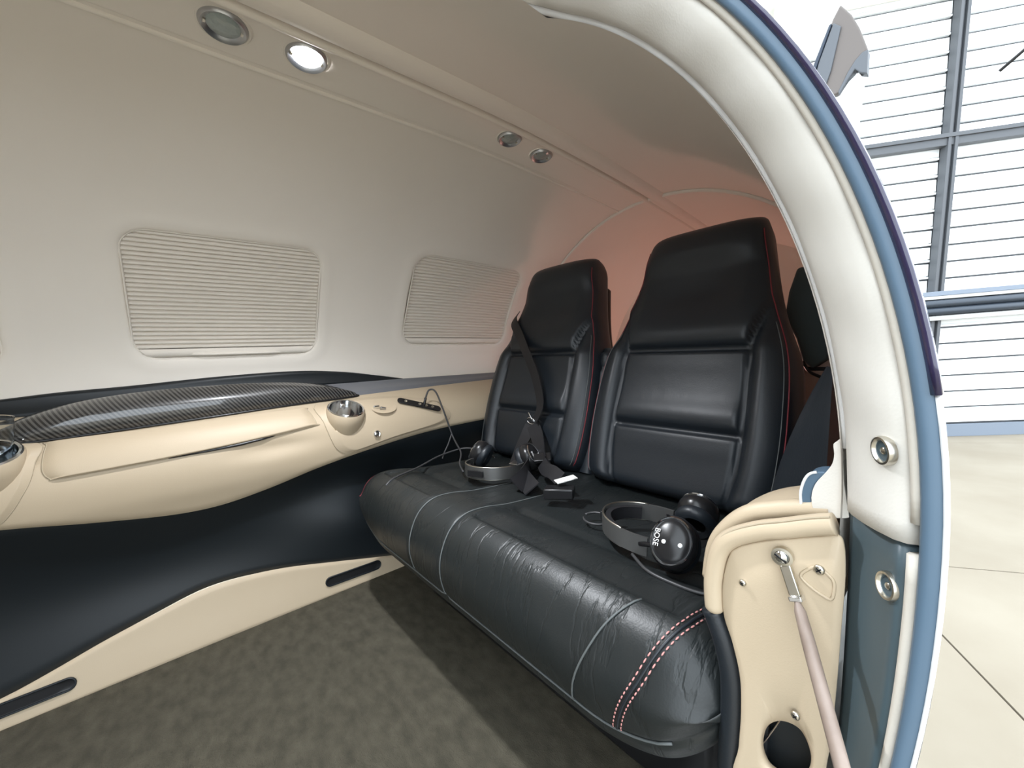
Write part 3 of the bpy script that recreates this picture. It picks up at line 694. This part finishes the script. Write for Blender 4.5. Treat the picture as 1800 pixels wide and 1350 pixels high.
extrude('corner_cap', capp, (.022, 0, 0), 'seal', door, .003)
tube('cap_rim', [p+Vector((-.0005, 0, 0)) for p in capp[2:20]], .0012, 'piping', door, 6)
# outer skin
def skin_pt(x, R_, t):
    cs = math.cos(D2R(t))
    if 180 < t < 270: cs = -(1-(1+cs)*lerp(.55, 1, sstep(222, 262, t)))
    return Vector((x, Y0+R_*cs, Z0+R_*math.sin(D2R(t))))
vs = [skin_pt(x, R_, t) for x, R_ in ((.345, .6895), (.40, .682), (.6, .672), (1.0, .655), (1.4, .635), (1.75, .60), (2.4, .45), (3.2, .26)) for t in range(60, 271, 3)]
addw('fuselage_skin', vs, gridf(8, len(range(60, 271, 3))), 'white_paint', door)

vs = [skin_pt(x, .69, t) for x in (XF, -.3, .34) for t in range(60, 124, 3)]
addw('fuselage_roof', vs, gridf(3, len(range(60, 124, 3))), 'white_paint', door)

# ------------------------------------------------------------------ beige aft jamb panel, armrest and door rod
XP = .386; KS = XP/.42
def pp(y, z, dx=0):      # panel coordinates measured at x=.42, brought to the panel's plane
    k = (XP+dx)/.42; return Vector((XP+dx, y*k, .70-(.70-z)*k))
outl = [(.152, .230), (.150, .278), (.148, .317), (.149, .355), (.156, .388), (.165, .416), (.166, .449), (.160, .481), (.152, .494), (.128, .509), (.085, .528), (.074, .533), (.0685, .527), (.067, .498), (.069, .448), (.071, .397), (.074, .342), (.077, .313), (.084, .23)]
holep = [(.124, .319), (.112, .334), (.097, .336), (.089, .320), (.090, .302), (.100, .288), (.119, .282), (.127, .296)]
O = cr([(y, z, 0) for y, z in outl], 6, True); Hc = Vector((.1075, .309, 0)); Hs = cr([(y, z, 0) for y, z in holep], 12, True)
def ang(p): return math.atan2(p.y-Hc.y, p.x-Hc.x)
NA = 120
def radial(poly, a):
    d = Vector((math.cos(a), math.sin(a), 0)); best = 0
    for i in range(len(poly)):
        p, q = poly[i]-Hc, poly[(i+1) % len(poly)]-Hc; e = q-p; den = d.x*e.y-d.y*e.x
        if abs(den) < 1e-12: continue
        t = (p.x*e.y-p.y*e.x)/den; s = (p.x*d.y-p.y*d.x)/den
        if t > 0 and -1e-6 <= s <= 1+1e-6: best = max(best, t)
    return Hc+d*best
root = empty('jamb_side_panel', pp(.11, .40), label='tan moulded panel with screws and a dark cut-out beside the bench', cat='panel')
angs = [2*math.pi*q/NA for q in range(NA)]+[ang(v) for v in O]; angs = sorted(set(round(a % (2*math.pi), 5) for a in angs))
outer = [radial(O, a) for a in angs]; inner = [radial(Hs, a) for a in angs]
rings_ = []
for t, dx in ((1.0, .012), (1.0, .002), (.985, .0), (.75, 0), (.5, 0), (.28, 0), (.16, .0005), (.06, .0035), (0, .010), (0, .022)):
    rings_.append([pp(*(a.lerp(b2, t)).to_2d(), dx) for a, b2 in zip(inner, outer)])
vs = [v for r in rings_ for v in r]; addw('panel_face', vs, gridf(len(rings_), len(angs), 0, True), 'beige', root)
extrude('cutout_back', [pp(*Hc.lerp(v, 1.25).to_2d(), .024) for v in inner], (.004, 0, 0), 'black_panel', root)
for y, z, r, d in ((.147, .458, .0026, 0), (.101, .347, .0030, 0), (.0852, .4965, .0034, 0)):
    c = pp(y, z, -.001); scr = lathe('screw', [(r*1.2, -.001), (r*1.15, .0006), (r*.8, .0014), (1e-4, .0016)], c, (-1, 0, 0), 'steel', root, 16)
    for ax_ in ((0, .7, .7), (0, .7, -.7)): box('screw_slot', c+Vector((-.0016, 0, 0)), (.0006, r*1.3, r*.3), 'black_plastic', scr, 0, ax=[(1, 0, 0), ax_, Vector((1, 0, 0)).cross(Vector(ax_))])
dish = [(.0985, .4855), (.094, .493), (.087, .4985), (.079, .495), (.0745, .4885), (.076, .474), (.083, .4745), (.092, .479)]
tube('dish_rim', [pp(p.x, p.y, -.0002) for p in (lambda q: q+[q[0]])(cr([(y, z, 0) for y, z in dish], 5, True))], .0013, 'beige', root, 6, caps=False)
# black padded edge between the bench end and the tan panel
blk = [(.170, .418), (.158, .388), (.151, .355), (.150, .317), (.152, .278), (.154, .235)]
pts = cr([pp(y+.006, z, .012) for y, z in blk], 5)
root2 = empty('bench_end_bolster', pp(.16, .33), label='black padded strip between the bench end and the tan panel', cat='trim')
tube('bolster_edge', pts, .011, 'leather', root2, 12)
add_ = extrude('bolster_body', [p+Vector((.004, 0, 0)) for p in pts]+[p+Vector((.004, -.03, 0)) for p in reversed(pts)], (.03, 0, 0), 'leather', root2)
# armrest roll over the panel's top edge
root = empty('padded_ledge', pp(.12, .53), label='tan padded leather armrest rolled over the panel next to the door frame', cat='ledge')
roll = [(.1735, .414), (.175, .435), (.1745, .455), (.169, .484), (.157, .5015), (.133, .517), (.11, .527), (.09, .536), (.075, .5415)]
pts = cr([pp(y, z, .004) for y, z in roll], 6)
tube('armrest_roll', pts, lambda t: .0088 if t > .04 else .0088*math.sqrt(t/.04+.02), 'beige', root, 14)
inn = cr([pp(y+.0035, z+.0050, -.0018) for y, z in roll[2:]], 6); tube('roll_seam', inn, .0008, 'seam_shadow', root, 6)
roll2 = [(.1775, .452), (.172, .489), (.158, .514), (.140, .532), (.118, .542), (.096, .549), (.078, .553)]
pts = cr([pp(y, z, .024) for y, z in roll2], 6); tube('armrest_roll', pts, .0088, 'beige', root, 14)
# ledge top running aft
led = cr([pp(y, z, .03).to_3d() for y, z in ((.170, .492), (.158, .517), (.140, .535), (.118, .5475), (.09, .556), (.060, .558))], 6)
vs = []; nl = len(led)
for i in range(14):
    t = i/13
    for p in led: vs.append(Vector((p.x+.06*t, p.y+.004*t, p.z+.004*math.sin(math.pi*t))))
b0 = len(vs)
for p in led: vs.append(Vector((p.x+.06, p.y-.003, p.z-.10)))
addw('armrest_ledge', vs, gridf(15, nl), 'beige', root)
c = pp(.128, .5395, .045)
box('chrome_buckle', c+Vector((0, 0, .004)), (.018, .016, .004), 'chrome', root, .001, ax=[Vector((.9, -.2, .1)).normalized(), Vector((.2, .9, -.3)).normalized(), Vector((-.1, .3, .95)).normalized()])
# black near-side panel above the armrest
vs = []
for i in range(16):
    x = lerp(.440, .95, i/15)
    for j in range(14):
        z = lerp(.30, .670-.03*sstep(.5, .9, x), j/13); vs.append(Vector((x, .082+.085*sstep(.43, .56, x)*(1-((z-.42)/.30)**2 if z > .42 else 1)+.010*(1-j/13), z)))
addw('side_cover', vs, gridf(16, 14), 'leather', None, label='black leather cover on the near side wall beside the near seat', cat='cover')

# support rod of the lower door half
c0 = pp(.113, .499, -.006); e0 = pp(.1015, .463, -.010); e1 = Vector((.303, .0430, .410)); e1 = e0+(e1-e0)*1.35
root = empty('door_support_rod', c0, label='brown door support rod bolted to the tan panel by a steel eye', cat='rod')
lathe('rod_eye', [(.0052, -.003), (.0078, -.003), (.0082, 0), (.0078, .003), (.0056, .0032), (.0052, .002)], c0, (-1, -.1, 0), 'steel', root, 28)
lathe('bolt_head', [(.0054, -.001), (.0052, .0025), (.004, .004), (1e-4, .0046)], c0+Vector((-.001, 0, 0)), (-1, -.1, 0), 'chrome', root, 24)
box('bolt_slot', c0+Vector((-.0055, 0, 0)), (.001, .0100, .0012), 'black_plastic', root, 0, ax=[(1, 0, 0), Vector((0, .85, .5)).normalized(), Vector((0, -.5, .85)).normalized()])
dd = (e0-c0).normalized(); sd = dd.cross(Vector((-1, 0, 0))).normalized()
box('rod_fork', c0.lerp(e0, .58), ((e0-c0).length*.72, .0085, .005), 'steel', root, .001, ax=[dd, sd, dd.cross(sd)])
box('rod_nut', e0, (.004, .0098, .0085), 'chrome', root, .0008, ax=[dd, sd, dd.cross(sd)])
dr_ = (e1-e0).normalized()
tube('rod_shaft', [e0+dr_*.002, e0+dr_*.004, e0+dr_*.010]+[e0.lerp(e1, q/10) for q in range(2, 11)], lambda t: .0024 if t < .1 else (.0048 if t > .2 else .0042), 'rod', root, 16)

# ------------------------------------------------------------------ things behind the near seat
root = empty('garment_bag', (1.24, .27, .40), label='dark green-black cloth bag hanging behind the near seat, beside the door frame', cat='bag')
fl = [(.318, .885), (.336, .825), (.345, .76), (.318, .70), (.303, .640), (.282, .620), (.250, .645), (.232, .75), (.236, .885)]
extrude('bag_body', [Vector((1.27, y, z)) for y, z in fl], (.05, 0, 0), 'duffel', root, .008)
tube('tie_cord', cr([(1.262, .300, .640), (1.258, .285, .615), (1.255, .262, .602), (1.255, .235, .592)], 5), .004, 'black_plastic', root, 6)
root = empty('tan_box', (1.32, .25, .50), label='small tan board box standing behind the near seat under the dark bag', cat='box')
box('box_body', (1.36, .255, .585), (.10, .11, .13), 'tan_board', root, .004)
box('box_lid', (1.36, .255, .655), (.11, .12, .018), 'tan_board', root, .003)
box('strap', (1.36, .255, .618), (.108, .118, .010), 'black_web', root, .001)
box('dark_case', (1.34, .25, .44), (.14, .16, .16), 'black_panel', None, .01, label='dark case on the baggage shelf under the small tan box', cat='case')

# ------------------------------------------------------------------ hangar outside
HB = Vector((9.968, -.046, -1.0)); HW = Vector((.628, -.778, .032)).normalized(); HU = Vector((-.02, .025, .999)).normalized(); HN = Vector((-.778, -.628, 0)).normalized()
HV = HU+HW*.0775       # the posts' own lean in the wall plane
def hp(a, h, d=0): return HB+HW*a+HV*h+HN*d
hw_ = empty('wall_hangar', HB, kind='structure', label='white horizontally clad hangar wall')
def plank(a0, a1, h0, h1):
    prf = [(h0+.028, -.03), (h0+.029, .020), (h0+.060, .020), (h0+.061, -.02), (h0+.073, -.02), (h0+.074, .012), (h1-.006, .004), (h1, -.005), (h1, -.03)]
    vs = [hp(a, h, d) for a in (a0, a1) for h, d in prf]; k = len(prf)
    return addw('cladding_plank', vs, gridf(2, k, 0, True)+[tuple(range(k))[::-1], tuple(range(k, 2*k))], 'cladding', hw_, smooth=False)
AC = -.861; pit = .262
for a0, a1 in ((-13.0, AC-.07), (AC+.07, 6.0)):
    for q in range(32): plank(a0, a1, .21+q*pit, .21+(q+1)*pit)
backing = [hp(a, h, -.031) for a, h in ((-13, 0), (6, 0), (6, 8.8), (-13, 8.8))]
extrude('wall_backing', backing, HN*-.05, 'steel_paint', hw_)
pl = [hp(a, h, .03) for a, h in ((-13, 0), (6, 0), (6, .205), (-13, .205))]
extrude('baseboard_hangar', pl, HN*-.04, 'plinth', None, .004, label='grey-blue plinth along the foot of the hangar wall', kind='structure')
def member(name, pts, d0, d1, m, parent=None, **kw):
    return extrude(name, [hp(a, h, d0) for a, h in pts], HN*(d1-d0), m, parent, .004, **kw)
col_ = empty('steel_column', hp(AC, 0), label='grey steel column on the hangar wall beside the fuselage', cat='column')
member('column_web', [(AC-.02, 0), (AC+.02, 0), (AC+.02, 8.4), (AC-.02, 8.4)], .02, .12, 'steel_paint', col_)
for s in (-1, 1): member('column_flange', [(AC+s*.045-.022, 0), (AC+s*.045+.022, 0), (AC+s*.045+.022, 8.4), (AC+s*.045-.022, 8.4)], .02, .16, 'steel_paint', col_)
bm_ = empty('steel_beam', hp(0, 4.6), label='grey horizontal steel beam across the hangar wall above the pipe', cat='beam')
member('beam_web', [(-13, 4.59), (6, 4.59), (6, 4.71), (-13, 4.71)], .02, .14, 'steel_paint', bm_)
member('beam_flange', [(-13, 4.70), (6, 4.70), (6, 4.76), (-13, 4.76)], .02, .17, 'steel_paint', bm_)
gd = empty('pipe_girder', hp(0, 2.1), label='dark horizontal pipe girder with pale flanges on the hangar wall', cat='girder')
member('top_flange', [(-13, 2.30), (6, 2.30), (6, 2.37), (-13, 2.37)], .02, .20, 'plinth', gd)
member('upper_lip', [(-13, 2.245), (6, 2.245), (6, 2.295), (-13, 2.295)], .02, .23, 'girder_light', gd)
for h in (2.175, 2.055):
    tube('pipe', [hp(-13, h, .20), hp(-1, h, .20), hp(6, h, .20)], .062, 'girder', gd, 20)
member('lower_lip', [(-13, 1.915), (6, 1.915), (6, 1.985), (-13, 1.985)], .02, .23, 'girder_light', gd)
member('eave_beam', [(-13, 6.90), (AC-.1, 6.90), (AC-.1, 7.5), (-13, 7.5)], .02, .45, 'eave', None, label='pale concrete eave beam high on the hangar wall', cat='beam')
member('eave_column', [(-3.6, 6.2), (-2.74, 6.2), (-2.74, 7.6), (-3.6, 7.6)], .45, .60, 'eave', None, label='pale concrete corbel in front of the eave beam, mostly behind the fuselage', cat='corbel')
# hangar floor slabs with open joints
def gp(a, d, h=0): return HB+HW*a+HN*d+HU*h
hf = empty('floor_hangar', gp(0, 4), kind='structure', label='pale cream concrete hangar floor in large slabs')
extrude('sub_base', [gp(-14, -.1, -.03), gp(8, -.1, -.03), gp(8, 18, -.03), gp(-14, 18, -.03)], HU*-.1, 'joint', hf)
J0, J1 = Vector((-4.205, 4.992)), Vector((-4.307, 5.577)); jd_ = (J1-J0).normalized(); jn_ = Vector((-jd_.y, jd_.x)); W2 = 4.2
for i in range(-3, 4):
    for j in range(-3, 4):
        o0 = J0+jn_*(i*W2)+jd_*(j*W2-.9); g_ = .006
        q4 = [o0+jn_*g_+jd_*g_, o0+jn_*(W2-g_)+jd_*g_, o0+jn_*(W2-g_)+jd_*(W2-g_), o0+jn_*g_+jd_*(W2-g_)]
        if max(v.y for v in q4) < 0: continue
        q4 = [Vector((v.x, max(v.y, 0))) for v in q4]
        extrude('floor_slab', [gp(v.x, v.y, 0) for v in q4], HU*-.02, 'concrete', hf)

# winglet of another aircraft seen over the fuselage
root = empty('aircraft_winglet', (4.0, .74, 2.2), label='tan and grey aircraft winglet rising behind the fuselage', cat='winglet')
def wg(pts, x=4.0): return [Vector((x, y, z)) for y, z in pts]
extrude('winglet_blade', wg([(.755, 3.146), (.688, 3.034), (.641, 2.917), (.604, 2.788), (.590, 2.735), (.625, 2.725), (.66, 2.69), (.70, 2.63), (.745, 2.52), (.84, 2.52), (.93, 2.60), (.885, 2.816), (.80, 3.068)]), (.06, 0, 0), 'winglet_tan', root, .012)
extrude('winglet_panel', wg([(.790, 3.03), (.745, 2.98), (.80, 2.70), (.85, 2.55), (.925, 2.60), (.875, 2.80)], 3.985), (.02, 0, 0), 'winglet_grey', root, .004)
extrude('leading_edge_boot', wg([(.815, 3.03), (.797, 3.03), (.885, 2.78), (.935, 2.60), (.965, 2.60), (.905, 2.80)], 3.975), (.05, 0, 0), 'boot', root, .008)
extrude('tip_fairing', wg([(.588, 2.735), (.592, 2.575), (.63, 2.60), (.66, 2.64), (.70, 2.585), (.75, 2.50), (.755, 2.53), (.70, 2.64), (.66, 2.70), (.62, 2.735)], 3.99), (.08, 0, 0), 'winglet_grey', root, .006)
extrude('wing_root_fairing', wg([(.64, 2.62), (.61, 2.55), (.64, 2.2), (.75, 2.2), (.80, 2.45), (.70, 2.58)], 4.01), (.05, 0, 0), 'white_paint', root, .01)
extrude('fin_body', wg([(.66, 2.4), (.66, 1.6), (.70, -.99), (1.9, -.99), (1.15, 1.6), (.92, 2.55)], 4.02), (.05, 0, 0), 'white_paint', root, .01)
tube('black_pole', [(6.0, -.038, 3.056), (6.0, -.30, 3.262), (6.0, -.90, 3.73)], .014, 'black_plastic', None, 8, label='thin black pole end in front of the upper right hangar cladding', cat='pole')
